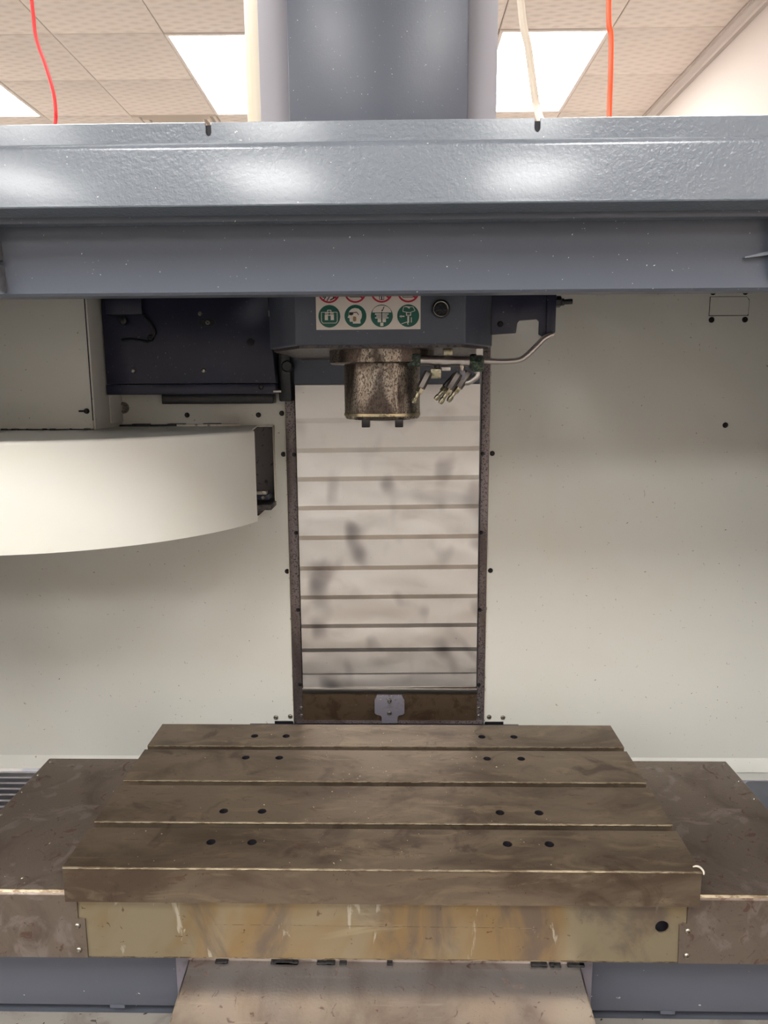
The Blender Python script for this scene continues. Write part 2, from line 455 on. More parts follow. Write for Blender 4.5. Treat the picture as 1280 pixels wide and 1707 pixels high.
MB().box(vx - .09, vx + .09, vy - .09, vy + .09, CZ - .004, CZ + .010).build('centre_plate', M['vent'], t, .003)

for o in [q for q in C.objects if q.parent is None and q.type != 'CAMERA']:
    p = Vector(o.location) - Vector((TX0, TY0, 0))
    o.location = Matrix.Rotation(.0101, 3, 'Z') @ p + Vector((TX0, TY0, 0))
    o.rotation_euler.z = .0101
# ================================================================== MACHINE: column, head, slide
t = thing('machine_column', 'tall pale gray machined column rising behind the crossbeam to the ceiling view', 'machine column', (-.045, 2.0, 0))
MB().box(-.313, -.245, 1.80, 2.25, .553, 2.95).build('side_strip', M['column'], t, .002)
MB().box(.157, .223, 1.80, 2.25, .553, 2.95).build('side_strip', M['column'], t, .002)
MB().box(-.245, .157, 1.812, 2.25, .553, 2.95).build('core', M['column'], t)
t = MB().box(-.376, -.338, 1.97, 2.03, .553, 2.95).build('cable_duct', M['duct'], None, .004)
tag(t, 'narrow cream vertical duct just left of the tall gray column', 'duct')

t = thing('spindle_head', 'dark blue gray spindle head with chamfered corners hanging below the crossbeam', 'spindle head', (-.03, 1.45, 1.57))
hp = [(-.163, 1.19), (.105, 1.19), (.158, 1.278), (.158, 1.70), (-.224, 1.70), (-.224, 1.31)]
MB().prism(hp, 'Z', 1.709, 2.02).build('housing', M['headpaint'], t, .003, 3)
hin = [(-.158, 1.196), (.100, 1.196), (.152, 1.282), (.152, 1.695), (-.218, 1.695), (-.218, 1.314)]
o = MB().prism(hin, 'Z', 1.7045, 1.710).build('underside_plate', M['grime'], t)
o['label'] = 'grimy speckled underside'
MB().box(-.239, .184, 1.70, 1.795, 1.649, 1.95).build('slide_plate', M['headpaint'], t, .003)
MB().box(-.236, .150, 1.715, 1.798, 1.95, 2.93).build('slide_cover', M['bluegray_flat'], t, .003)
sx, sy = -.029, 1.31
o = MB().lathe([(.088, 1.682), (.091, 1.684), (.091, 1.7045), (.06, 1.706)], (sx, sy, 0), (0, 0, 1), 48).build('flange', M['spindle'], t)
nose = MB().lathe([(.055, 1.5885), (.063, 1.5885), (.0655, 1.5915), (.0662, 1.5995), (.0662, 1.683), (.06, 1.684)], (sx, sy, 0), (0, 0, 1), 64).build('spindle_nose', M['spindle'], t)
nose['label'] = 'round spindle nose of mottled stained steel, reflection bands in its colour'
MB().lathe([(.0665, 1.5935), (.0672, 1.5940), (.0672, 1.5985), (.0665, 1.599)], (sx, sy, 0), (0, 0, 1), 64).build('nose_ring', M['spindlering'], nose)
MB().lathe([(.024, 1.587), (.05, 1.5868), (.052, 1.588), (.052, 1.5895)], (sx, sy, 0), (0, 0, 1), 32).build('taper_bore', M['hole'], nose)
for kx in (-.056, .0005):
    MB().box(kx - .007, kx + .007, 1.252, 1.275, 1.5755, 1.5895).build('drive_key', M['screwblack'], nose, .0015)
pg = MB().lathe([(.0135, 0), (.0145, .002), (.0145, .005), (.0115, .0055), (.010, .003)], (.066, 1.1895, 1.7625), (0, -1, 0), 32).build('round_plug', M['blackgrease'], t)
pg['label'] = 'glossy black round plug'
MB().lathe([(.0112, .0054), (.0118, .006), (.0112, .0066), (.0105, .006)], (.066, 1.1895, 1.7625), (0, -1, 0), 32, 0, False).build('plug_ring', M['screwsteel'], pg)
for (bx, bz) in ((.1585, 1.757), (.1585, 1.738)):
    screw(t, bx, 1.30, bz, .005, 'screwblack', (1, 0, 0), 'bolt')
for k in range(14):
    pass

# safety sign on the head
SGX0, SGX1, SGZ0, SGZ1, SY = -.1295, .0345, 1.7325, 1.818, 1.1895
t = thing('safety_sign', 'white safety sign with green and red round symbols stuck on the spindle head', 'sign', ((SGX0 + SGX1) / 2, SY, SGZ0))
MB().prism([(SGX0, SGZ0), (SGX1, SGZ0), (SGX1, SGZ1), (SGX0, SGZ1)], 'Y', SY - .0015, SY + .0015).build('backing', M['signwhite'], t, .0004, 1)
def flat(polys, cx, cz, r, y, m, name, parent):
    mb = MB()
    for p in polys: mb.prism([(cx + a * r, cz + b * r) for a, b in p], 'Y', y, y + .0003)
    return mb.build(name, M[m], parent)
def rect(a, b, c, d): return [(a, c), (b, c), (b, d), (a, d)]
def bar(x0, y0, x1, y1, w):
    d = Vector((x1 - x0, y1 - y0)).normalized(); n = Vector((-d.y, d.x)) * w / 2
    return [(x0 + n.x, y0 + n.y), (x1 + n.x, y1 + n.y), (x1 - n.x, y1 - n.y), (x0 - n.x, y0 - n.y)]
circ = [(math.cos(2 * PI * k / 40), math.sin(2 * PI * k / 40)) for k in range(40)]
GX = [-.1085, -.0675, -.0262, .0152]
GZ = 1.7530
def outline(p, w): return [bar(*p[i], *p[(i + 1) % len(p)], w) for i in range(len(p))]
for k, cx in enumerate(GX):
    d = flat([circ], cx, GZ, .0172, SY - .0019, 'signgreen', 'green_disc', t)
    Y2 = SY - .0023
    if k == 0:
        P = outline([(-.72, .36), (-.72, -.45), (-.6, -.6), (.6, -.6), (.72, -.45), (.72, .36)], .05)
        P += [rect(-.42, .42, -.34, .12), rect(-.40, -.06, .12, .32), rect(.06, .40, .12, .32)] + outline([(-.16, .36), (-.16, .54), (.16, .54), (.16, .36)], .07)
        flat(P, cx, GZ, .0172, Y2, 'signwhite', 'pictogram', d)
        flat([rect(-.12, .12, -.34, .05), bar(-.5, .2, .5, .2, .05)], cx, GZ, .0172, Y2 - .0003, 'signgreen', 'pictogram_detail', d)
    elif k == 1:
        head = [(-.62, .16), (-.56, .44), (-.34, .64), (-.05, .72), (.28, .66), (.52, .44), (.60, .12), (.56, -.16), (.44, -.36), (.46, -.66),
                (-.24, -.66), (-.24, -.50), (-.5, -.5), (-.56, -.34), (-.52, -.2), (-.72, -.12), (-.62, .05)]
        flat([head], cx, GZ, .0172, Y2, 'signwhite', 'pictogram', d)
        flat([[(-.60, .10), (-.56, .34), (-.22, .34), (-.18, .16), (-.34, .06)], bar(-.22, .30, .12, .34, .08), bar(.12, .34, .30, .10, .07)], cx, GZ, .0172, Y2 - .0003, 'signblack', 'goggles', d)
        flat([[(-.2, -.02), (.06, -.06), (.08, -.4), (-.1, -.5), (-.24, -.4)]], cx, GZ, .0172, Y2 - .0003, 'signbrown', 'oil_stain', d)
    elif k == 2:
        dome = [(.86 * math.cos(a), .30 + .62 * math.sin(a)) for a in [PI * q / 14 for q in range(15)]]
        P = [dome, rect(-.62, .62, .10, .22), rect(-.5, .5, -.06, .04), rect(-.62, .62, -.22, -.12), rect(-.38, -.06, -.56, -.26), rect(.06, .38, -.56, -.26), rect(-.14, .14, -.9, -.6)]
        flat(P, cx, GZ, .0172, Y2, 'signwhite', 'pictogram', d)
        flat([bar(-.02, .52, .06, .42, .07), bar(.04, .42, .22, .82, .07), rect(-.04, .04, -.3, .36)], cx, GZ, .0172, Y2 - .0003, 'signblack', 'check_mark', d)
    else:
        P = outline([(-.42, .78), (-.5, .38), (.1, .26), (.62, .44), (.44, .78)], .05) + [rect(-.2, .26, .0, .32), rect(-.08, .08, -.62, -.04)]
        P += [bar(-.72, -.05, -.34, -.05, .10), [(-.82, -.05), (-.62, .07), (-.62, -.17)], bar(.28, -.6, .28, -.15, .07), bar(-.62, -.72, -.1, -.55, .06), bar(-.1, -.55, .0, -.8, .07),
              [(-.3, .86), (.1, .6), (.2, .8)]]
        flat(P, cx, GZ, .0172, Y2, 'signwhite', 'pictogram', d)
        flat([rect(-.12, .18, .07, .24)], cx, GZ, .0172, Y2 - .0003, 'signgreen', 'pictogram_detail', d)
RZ = 1.7905
for k, cx in enumerate(GX):
    mb = MB()
    ro, ri = .0175, .0148
    vs = [(cx + q * math.cos(2 * PI * a / 40), yy, RZ + q * math.sin(2 * PI * a / 40)) for yy in (SY - .0019, SY - .0015) for q in (ro, ri) for a in range(40)]
    fs = []
    for a in range(40):
        b = (a + 1) % 40
        fs += [(a, b, 40 + b, 40 + a), (a, b, 80 + b, 80 + a), (40 + a, 40 + b, 120 + b, 120 + a), (80 + a, 80 + b, 120 + b, 120 + a)]
    mb.add(vs, fs)
    mb.prism([(cx + a * .0165, RZ + b * .0165) for a, b in bar(-.68, .62, .68, -.62, .17)], 'Y', SY - .0024, SY - .0020)
    d = mb.build('prohibition_ring', M['signred'], t)
    if k == 0: P = [bar(-.5, -.75, .1, .1, .08), bar(-.2, -.82, .35, .0, .08), bar(-.6, -.45, .0, -.3, .2), bar(.1, -.75, .5, -.55, .1), rect(.35, .55, -.6, -.1)]
    elif k == 1: P = outline([(-.5, .2), (-.5, -.5), (.6, -.5), (.6, .2)], .05) + [bar(-.35, -.2, .25, -.2, .1)]
    elif k == 2: P = [rect(-.05, .05, -.75, .4)] + outline([(-.45, -.1), (-.45, -.4), (.45, -.4), (.45, -.1)], .05) + outline([(-.2, -.4), (-.2, -.75), (.2, -.75), (.2, -.4)], .05)
    else: P = outline([(-.5, .2), (-.5, -.55), (.5, -.55), (.5, .2)], .05) + [bar(-.18, -.4, .0, .1, .09), bar(.2, -.4, .0, .1, .09)]
    flat(P, cx, RZ, .0172, SY - .0018, 'signblack', 'pictogram', d)

# ------------------------------------------------------------------ coolant manifold beside the spindle
MY = 1.245
t = thing('coolant_manifold', 'steel coolant manifold bar with angled nozzles hanging right of the spindle nose', 'coolant manifold', (.08, MY, 1.62))
o = MB().tube([(.034, MY, 1.6865), (.121, MY, 1.6838)], .0083, 20).build('manifold_bar', M['alu'], t)
MB().box(.015, .0365, MY - .0105, MY + .012, 1.676, 1.697).build('end_block', M['greengrime'], t, .003)
o = MB().lathe([(.0105, 0), (.0125, .003), (.0125, .018), (.0095, .021)], (.117, MY, 1.684), (1, 0, -.06), 8).build('hex_union', M['greengrime'], t)
MB().box(.120, .141, MY - .011, MY + .012, 1.667, 1.694).build('end_block', M['greengrime'], t, .005)
pp = smooth_path([(.134, MY, 1.6855), (.165, MY, 1.6835), (.196, MY, 1.6850), (.210, MY, 1.692), (.228, MY + .002, 1.709), (.240, MY + .004, 1.7205), (.2545, MY + .006, 1.7275)], 6)
o = MB().tube(pp, .0048, 14).build('supply_pipe', M['alu'], t)
o['label'] = 'bent bright supply pipe'
ep = smooth_path([(.128, MY, 1.671), (.1315, MY, 1.664), (.127, MY, 1.657), (.115, MY, 1.650), (.108, MY, 1.652)], 5)
MB().tube(ep, .0052, 12).build('elbow_pipe', M['alu'], t)
MB().box(.074, .089, MY - .006, MY + .012, 1.694, 1.7045).build('mounting_foot', M['nickel'], t, .001)
MB().box(.128, .139, MY - .004, MY + .01, 1.690, 1.7045).build('mounting_foot', M['white'], t, .001)
def nozzle(bx, bz, by, tx, tz, ty, blk, dz=0.0):
    """block at (bx,by,bz), barbed tip ending at (tx,ty,tz)"""
    b = Vector((bx, by, bz)); e = Vector((tx, ty, tz)); d = (e - b); L = d.length; d.normalize()
    n = MB().lathe([(.0062, -.008), (.0072, -.006), (.0072, L * .42), (.006, L * .45)], b, d, 6, .3).build('nozzle', M[blk], t)
    MB().lathe([(.0055, L * .40), (.0064, L * .43), (.0064, L * .60), (.0052, L * .63)], b, d, 6, .8).build('hex_nut', M['nickel'], n)
    MB().lathe([(.0036, L * .60), (.0034, L * .80), (.0044, L * .82), (.0046, L * .93), (.0030, L)], b, d, 14).build('barbed_tip', M['nickel'], n)
    return n
nozzle(.046, 1.660, MY - .012, .0235, 1.6165, MY - .016, 'gunmetal')
nozzle(.095, 1.658, MY - .010, .068, 1.6155, MY - .013, 'gunmetal')
nozzle(.092, 1.656, MY + .008, .061, 1.6215, MY + .006, 'screwblack')
nozzle(.112, 1.660, MY, .082, 1.6185, MY - .004, 'gunmetal')
MB().box(.0530, .0700, MY - .010, MY + .006, 1.6565, 1.6725).build('cube_fitting', M['nickel'], t, .0012)
MB().lathe([(.0045, 0), (.005, .004), (.005, .009), (.0042, .012)], (.0635, MY, 1.671), (0, 0, 1), 10).build('stem', M['screwblack'], t)
MB().lathe([(.0045, 0), (.005, .004), (.005, .009), (.0042, .012)], (.1045, MY, 1.669), (0, 0, 1), 10).build('stem', M['screwsteel'], t)
MB().tube([(.054, MY - .004, 1.664), (.044, MY - .010, 1.662)], .0042, 10).build('stem', M['nickel'], t)
MB().box(.1000, .1100, MY - .008, MY + .006, 1.655, 1.669).build('cube_fitting', M['bracket'], t, .001)
MB().box(.071, .086, MY - .003, MY + .008, 1.669, 1.6755).build('clip', M['alu'], t, .0008)

# bracket carrying the supply pipe
BYK = 1.262
t = thing('pipe_bracket', 'dark notched bracket plate on the right side of the spindle head', 'bracket', (.2, BYK, 1.72))
pk = 1.01
poly = [(.153, 1.83), (.153, 1.7272), (.1935, 1.7295), (.1955, 1.7455), (.199, 1.7495), (.227, 1.7515), (.231, 1.748), (.231, 1.727), (.2385, 1.7225),
        (.2495, 1.7260), (.2525, 1.747), (.2565, 1.7555), (.2585, 1.83), (.228, 1.83), (.226, 1.7965), (.222, 1.7935), (.206, 1.7935), (.2025, 1.7965), (.2005, 1.83)]
o = MB().prism([((x - 0) * pk, 1.6438 + (z - 1.6438) * pk) for x, z in poly], 'Y', BYK, BYK + .006).build('bracket_plate', M['black'], t, .0012)
o = MB().box(.2445, .2605, BYK - .004, BYK + .02, 1.729, 1.80).build('valve_body', M['black'], t, .003)
MB().lathe([(.0075, 0), (.0095, .002), (.0095, .010), (.0075, .012)], (.258, BYK + .006, 1.781), (1, 0, -.02), 6, .2).build('hex_nut', M['blackgrease'], t)
MB().lathe([(.006, .010), (.006, .016), (.0044, .018), (.0044, .030), (.003, .0305)], (.258, BYK + .006, 1.7795), (1, 0, .06), 12).build('stud', M['blackgrease'], t)
screw(t, .169, BYK, 1.745, .005, 'screwblack')
screw(t, .171, BYK, 1.798, .0042, 'screwblack')

# ------------------------------------------------------------------ telescopic column cover (slats), its side strips and base plate
t = thing('column_way_cover', 'telescopic stainless column cover of eleven overlapping bright slats below the spindle', 'machine cover', (-.03, 1.73, .88))
zs = [1.642, 1.562, 1.4935, 1.425, 1.3565, 1.283, 1.208, 1.1335, 1.060, .996, .936, .8985]
for k in range(11):
    zt, zb = zs[k], zs[k + 1]
    w = .0008 * k
    x0, x1 = -.2375 - .0 - w * .55, .1855 + w * .75
    y = 1.7045 + k * .0037
    lip = .0120 if k < 9 else .006
    tilt = (-1) ** k * .0004
    mb = MB()
    nseg = 12
    vs, fs = [], []
    for i in range(nseg + 1):
        f = i / nseg
        x = x0 + (x1 - x0) * f
        dz = (f - .5) * .004 + tilt
        bow = .0004 * math.sin(f * PI * 3 + k * 1.3) + .0003 * math.sin(f * PI * 7 + k * 2.1)
        for (yy, zz) in ((y + .0004, zt + .006), (y - bow, (zt + zb) / 2), (y - .0004, zb + lip + dz), (y + .0031, zb + .0008 + dz), (y + .0035, zb + .0008 + dz), (y + .0035, zt + .006)):
            vs.append((x, yy, zz))
    for i in range(nseg):
        for q in range(6):
            fs.append((i * 6 + q, i * 6 + (q + 1) % 6, (i + 1) * 6 + (q + 1) % 6, (i + 1) * 6 + q))
    fs += [list(range(6)), list(range(nseg * 6, nseg * 6 + 6))]
    mb.add(vs, fs)
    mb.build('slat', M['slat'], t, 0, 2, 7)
MB().box(-.2435, .1935, 1.739, 1.7465, .8865, .8995).build('bottom_lip', M['alu'], t, .001)

t = thing('column_guard_frame', 'spotted steel frame strips with brown base plate around the slatted column cover', 'machine frame', (-.03, 1.75, .806))
for (a, b) in ((-.2675, -.2445), (.1945, .2125)):
    o = MB().box(a, b, 1.747, 1.757, .806, 1.95).build('side_strip', M['rail'], t, .0008)
MB().box(-.2445, .1945, 1.7475, 1.757, .806, .900).build('base_plate', M['railrust'], t, .0008)
MB().box(-.262, .208, 1.7455, 1.7475, .803, .8105).build('bottom_edge', M['rail'], t)
for z in (1.4855, 1.295, 1.101, .9065):
    screw(t, -.2500, 1.747, z, .0050, 'blackgrease'); screw(t, .1985, 1.747, z, .0050, 'blackgrease')
for z in (.844, .823):
    screw(t, -.2485, 1.747, z, .0050, 'screwsteel'); screw(t, .1995, 1.747, z, .0050, 'screwsteel')
MB().box(-.2375, .1855, 1.772, 1.795, .806, 1.645).build('inner_core', M['hole'], t)

t = thing('stop_bracket', 'small gray T-shaped bracket with two screws on the brown base plate', 'bracket', (-.025, 1.742, .80))
P = [(-.0450, .806), (-.0450, .822), (-.048, .8265), (-.0585, .829), (-.0625, .833), (-.0625, .868), (-.0590, .873), (-.056, .8815), (.006, .8815), (.009, .873), (.0125, .868), (.0125, .833),
     (.0085, .829), (-.002, .8265), (-.005, .822), (-.005, .806)]
MB().prism(P, 'Y', 1.740, 1.7475).build('plate', M['bracket'], t, .0008)
screw(t, -.0250, 1.740, .8665, .0058, 'screwsteel'); screw(t, -.0255, 1.740, .834, .0058, 'screwsteel')
mb = MB()
for k in range(26):
    x = random.uniform(-.054, .004); z = random.uniform(.869, .882); s = random.uniform(.0012, .0032)
    a = [Vector((x, 1.7385, z)) + Vector((random.uniform(-s, s), random.uniform(-.001, .001), random.uniform(-s, s))) for _ in range(4)]
    mb.add(a, [(0, 1, 2), (0, 2, 3), (0, 3, 1), (1, 3, 2)])
mb.build('caught_chips', M['chip'], t)['kind'] = 'stuff'

# ------------------------------------------------------------------ cream splash panels
WY = 1.75
RCX, RCT, RCB = -.2985, 1.5525, 1.335
t = thing('splash_panel', 'cream sheet metal back panel left of the column, cut out for the magazine drum', 'machine panel', (-.7, WY, .7))
mb = MB()
L0, L1 = -1.12, -.2685
for (a, b, c, d) in ((L0, L1, RCT, 2.0), (RCX, L1, RCB, RCT), (L0, L1, .711, RCB), (L0, -1.27, RCB, RCT)):
    if b > a: mb.box(a, b, WY, WY + .003, c, d)
mb.prism([(RCX, 1.374), (RCX, RCB), (RCX - .044, RCB)], 'Y', WY, WY + .003)
mb.build('sheet', M['cream'], t)
MB().prism([(WY, .711), (WY + .003, .713), (WY - .010, .681), (WY - .013, .681)], 'X', L0, L1).build('bottom_lip', M['cream'], t)
MB().box(L1 - .002, L1 - .0002, WY - .004, WY + .003, .806, 1.99).build('edge_flange', M['cream_edge'], t)
MB().box(L0 - .004, L0, 1.021, WY + .003, .6, 2.0).build('side_return', M['basepaint'], t)  # unseen side wall, painted dark to cut bounce light inside
for (x, z) in ((-.502, 1.5800), (-.332, 1.5795), (-.2765, 1.5830), (-.2755, 1.486), (-.2745, 1.1985), (-.314, .8165), (-.2775, .8195)):
    screw(t, x, WY, z, .0062, 'screwblack' if z > 1 else 'screwsteel')
screw(t, -.653, WY, 1.598, .014, 'screwsteel', h=.7, name='dome_bolt')
for (x, z) in ((-.7075, 1.168), (-.702, 1.005)):
    MB().lathe([(.0055, -.0004), (.0050, .0004), (.0030, .0012), (.0012, .0006)], (x, WY, z), (0, -1, 0), 12).build('dent', M['cream'], t)
MB().box(-.317, -.2695, WY - .004, WY, .798, .8075).build('foot_clip', M['blackgrease'], t)

t = thing('splash_panel', 'cream sheet metal back panel right of the column with a small access plate', 'machine panel', (.65, WY, .7))
R0, R1 = .2135, 1.06
MB().box(R0, R1, WY, WY + .003, .711, 2.0).build('sheet', M['cream'], t)
MB().prism([(WY, .711), (WY + .003, .713), (WY - .010, .679), (WY - .013, .679)], 'X', R0, R1).build('bottom_lip', M['cream'], t)
MB().box(R0 + .0002, R0 + .002, WY - .004, WY + .003, .806, 1.99).build('edge_flange', M['cream_edge'], t)
MB().box(R1, R1 + .004, 1.021, WY + .003, .6, 2.0).build('side_return', M['basepaint'], t)  # unseen side wall, its dark paint keeps bounce light off the panels
MB().prism([(.711, 1.800), (.7965, 1.800), (.7985, 1.803), (.7985, 1.834), (.792, 1.8405), (.711, 1.8405)], 'Y', WY - .0012, WY).build('access_plate', M['cream'], t, .0003, 1)
MB().prism([(.7095, 1.7985), (.7995, 1.7985), (.7995, 1.8345), (.7925, 1.8415), (.7095, 1.8415)], 'Y', WY - .0003, WY + .0005).build('plate_gap', M['hole'], t)
for (x, z) in ((.2215, 1.486), (.2225, 1.200), (.2262, .8195), (.261, .818), (.765, 1.550), (.7165, 1.790), (.7925, 1.790), (.716, 1.851), (.789, 1.851)):
    screw(t, x, WY, z, .0066 if x > .7 else .0062, 'screwblack' if z > 1 else 'screwsteel')
MB().box(.2145, .262, WY - .004, WY, .798, .8075).build('foot_clip', M['blackgrease'], t)
MB().box(.22, 1.06, 1.742, 1.752, .655, .678).build('lower_strip', M['cream'], t)

# ------------------------------------------------------------------ tool magazine: recess, drum cover, upper box, black plate
t = thing('magazine_recess', 'dark gray recess with tool gripper visible past the end of the drum cover', 'tool recess', (-.5, 1.78, 1.33))
rx0 = -1.11
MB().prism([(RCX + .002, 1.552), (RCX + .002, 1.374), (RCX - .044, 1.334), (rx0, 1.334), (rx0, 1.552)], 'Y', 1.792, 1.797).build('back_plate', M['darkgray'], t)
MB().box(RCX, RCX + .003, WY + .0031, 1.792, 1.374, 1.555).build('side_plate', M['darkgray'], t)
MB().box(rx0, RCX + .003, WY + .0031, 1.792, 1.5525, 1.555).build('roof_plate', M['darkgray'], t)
o = MB().box(RCX - .0005, RCX + .003, WY - .006, WY, 1.374, 1.5545).box(-.46, RCX + .003, WY - .006, WY, 1.5515, 1.5545).build('lip', M['cream_edge'], t, .0005, 1)
o['label'] = 'thin bright sheet edge around the opening'
MB().prism([(RCX, 1.372), (RCX - .044, 1.333), (RCX - .09, 1.333), (RCX - .09, 1.372)], 'Y', 1.775, 1.792).build('chamfer_block', M['grime'], t)
gy = 1.69
MB().box(-.362, -.308, gy, gy + .018, 1.3975, 1.4055).build('gripper_finger', M['screwsteel'], t, .001)
MB().box(-.362, -.305, gy + .01, 1.75, 1.3835, 1.3965).build('gripper_finger', M['black'], t, .001)
MB().box(-.362, -.296, gy - .01, 1.792, 1.362, 1.375).build('gripper_base', M['grime'], t, .002)
screw(t, -.318, gy + .008, 1.390, .005, 'screwsteel')
screw(t, -.345, gy - .01, 1.369, .005, 'screwsteel')

DX, DY, DR, DZ0, DZ1 = -.7712, 1.7249, .491, 1.357, 1.555
t = thing('magazine_drum_cover', 'large cream curved drum cover of the tool magazine, jutting out over the table left end', 'tool magazine cover', (DX, DY, DZ0))
a0, a1 = math.radians(-19.0), math.radians(-134)
outer = arc(DX, DY, DR, a0, a1, 64)
rr = .006
mb = MB(); vs, fs = [], []
prof = [(0, DZ0), (0, DZ1 - rr)] + [(rr - rr * math.cos(q * PI / 8), DZ1 - rr + rr * math.sin(q * PI / 8)) for q in range(1, 5)]
prof_in = [(.003 + rr, DZ1 - .003), (.003, DZ1 - .003 - rr), (.003, DZ0)]
full = prof + prof_in
n = len(full)
for i in range(65):
    a = a0 + (a1 - a0) * i / 64
    vs += [(DX + (DR - p[0]) * math.cos(a), DY + (DR - p[0]) * math.sin(a), p[1]) for p in full]
for i in range(64):
    for q in range(n):
        fs.append((i * n + q, i * n + (q + 1) % n, (i + 1) * n + (q + 1) % n, (i + 1) * n + q))
fs += [list(range(n)), list(range(64 * n, 65 * n))]
mb.add(vs, fs)
mb.build('curved_wall', M['cream_clean'], t, 0, 2, 40)
ins = arc(DX, DY, DR - rr - .0003, a0, a1, 64)
top = ins + [(-1.112, 1.748), (-.335, 1.748)]
MB().prism(top, 'Z', DZ1 - .003, DZ1).build('top_plate', M['cream_clean'], t)
mb = MB()
pts = [(-.67 + k * .042, 1.738 - .004 * math.sin(k), DZ1 + .002) for k in range(8)]
for k in range(7):
    x0, x1 = pts[k][0], pts[k + 1][0] - .002
    mb.box(x0, x1, 1.728, 1.748, DZ1, DZ1 + .004 + .002 * (k % 2))
mb.build('seal_strip', M['blackgrease'], t, .001)['label'] = 'greasy dark seal strip along the wall'
MB().box(-.52, -.37, 1.722, 1.727, DZ1, DZ1 + .0045).build('bright_edge', M['cream_edge'], t, .0005)

t = thing('magazine_upper_box', 'cream boxy upper cover of the tool magazine standing on the drum cover', 'tool magazine cover', (-.9, 1.66, 1.5555))
UY = 1.59
MB().box(-1.115, -.662, UY, UY + .004, 1.5575, 1.944).build('front_panel', M['cream'], t, .0015)
MB().box(-.661, -.657, UY + .0015, 1.749, 1.5555, 1.944).build('side_panel', M['cream'], t, .0008)
MB().box(-.657, -.6545, 1.675, 1.749, 1.5655, 1.944).build('side_flange', M['cream'], t, .0008)
MB().box(-.6622, -.6610, UY - .0005, UY + .002, 1.575, 1.944).build('corner_joint', M['hole'], t)
screw(t, -.6735, UY, 1.5955, .0062, 'screwblack', h=.9)
MB().box(-.690, -.6795, UY - .004, UY, 1.5935, 1.5975).build('latch_pin', M['screwblack'], t, .0008)
mb = MB()
for k in range(9):
    x = -.69 - k * .03 + random.uniform(-.008, .008)
    mb.box(x, x + random.uniform(.004, .016), UY - .0008, UY + .003, 1.5555, 1.5585)
mb.build('bottom_gap_marks', M['blackgrease'], t)

PY = 1.66
t = thing('changer_plate', 'near black mounting plate with bolts and cables beside the spindle head', 'machine plate', (-.45, PY, 1.63))
MB().prism([(-.654, 1.6525), (-.2735, 1.6525), (-.287, 1.86), (-.654, 1.86)], 'Y', PY, PY + .085).build('plate', M['black'], t, .002)
MB().prism([(-.654, 1.629), (-.2735, 1.629), (-.2745, 1.6515), (-.654, 1.6515)], 'Y', PY - .004, PY + .085).build('bottom_bar', M['black'], t, .002)
MB().box(-.545, -.288, 1.70, 1.746, 1.607, 1.629).build('lower_rail', M['blackgrease'], t, .002)
MB().box(-.2725, -.245, 1.69, 1.7465, 1.612, 1.86).build('gap_block', M['blackgrease'], t, .003)
MB().lathe([(.013, 0), (.013, .02), (.010, .024), (.004, .024)], (-.249, 1.69, 1.69), (0, -1, 0), 20).build('boss', M['blackgrease'], t)
for (x, z, m_, r_) in ((-.434, 1.6805, 'screwsteel', .0055), (-.5915, 1.6815, 'screwsteel', .005), (-.436, 1.804, 'screwsteel', .005), (-.420, 1.785, 'screwsteel', .0055)):
    screw(t, x, PY, z, r_, m_)
o = MB().prism([(-.430 + .0105 * math.cos(a) - .0, 1.785 + .008 * math.sin(a)) for a in [PI / 2 + PI * q / 8 for q in range(9)]] +
           [(-.414 + .0105 * math.cos(a), 1.785 + .008 * math.sin(a)) for a in [-PI / 2 + PI * q / 8 for q in range(9)]], 'Y', PY - .0012, PY).build('slot_washer', M['blackgrease'], t)
MB().lathe([(.0075, 0), (.0085, .0008), (.0085, .0012), (.006, .0013)], (-.327, PY, 1.742), (0, -1, 0), 20).build('bore', M['hole'], t)
screw(t, -.306, PY - .004, 1.6445, .006, 'blackgrease')
MB().box(-.640, -.560, PY - .014, PY, 1.802, 1.86).build('cable_box', M['black'], t, .002)
MB().lathe([(.007, 0), (.009, .002), (.009, .012), (.006, .014)], (-.605, PY, 1.790), (0, -1, 0), 16).build('cable_gland', M['blackgrease'], t)
MB().tube(smooth_path([(-.558, PY - .008, 1.80), (-.548, PY - .008, 1.788), (-.540, PY - .007, 1.775), (-.538, PY - .006, 1.762), (-.545, PY - .004, 1.752)], 5), .0028, 8).build('cable', M['blackgrease'], t)
MB().tube(smooth_path([(-.612, PY - .004, 1.749), (-.59, PY - .007, 1.750), (-.57, PY - .007, 1.747), (-.554, PY - .004, 1.744)], 5), .0028, 8).build('cable', M['blackgrease'], t)
screw(t, -.548, PY, 1.753, .0075, 'blackgrease')
mb = MB()
for r_ in range(3):
    x = -.555 + .006 * r_
    for k in range(8):
        w = random.uniform(.0015, .005)
        if (k + r_) % 5 != 3: mb.box(x, x + w * .5, PY - .0008, PY, 1.7185 - r_ * .0115 - random.uniform(0, .002), 1.7235 - r_ * .0115)
        x += w + .003
mb.build('cast_relief', M['black'], t)
MB().box(-.2845, -.2815, PY - .002, PY + .02, 1.797, 1.8095).build('tag', M['white'], t)['label'] = 'small white tag'
MB().box(-.279, -.262, PY - .006, PY - .002, 1.6325, 1.6365).build('tag', M['white'], t)['label'] = 'small white tag'

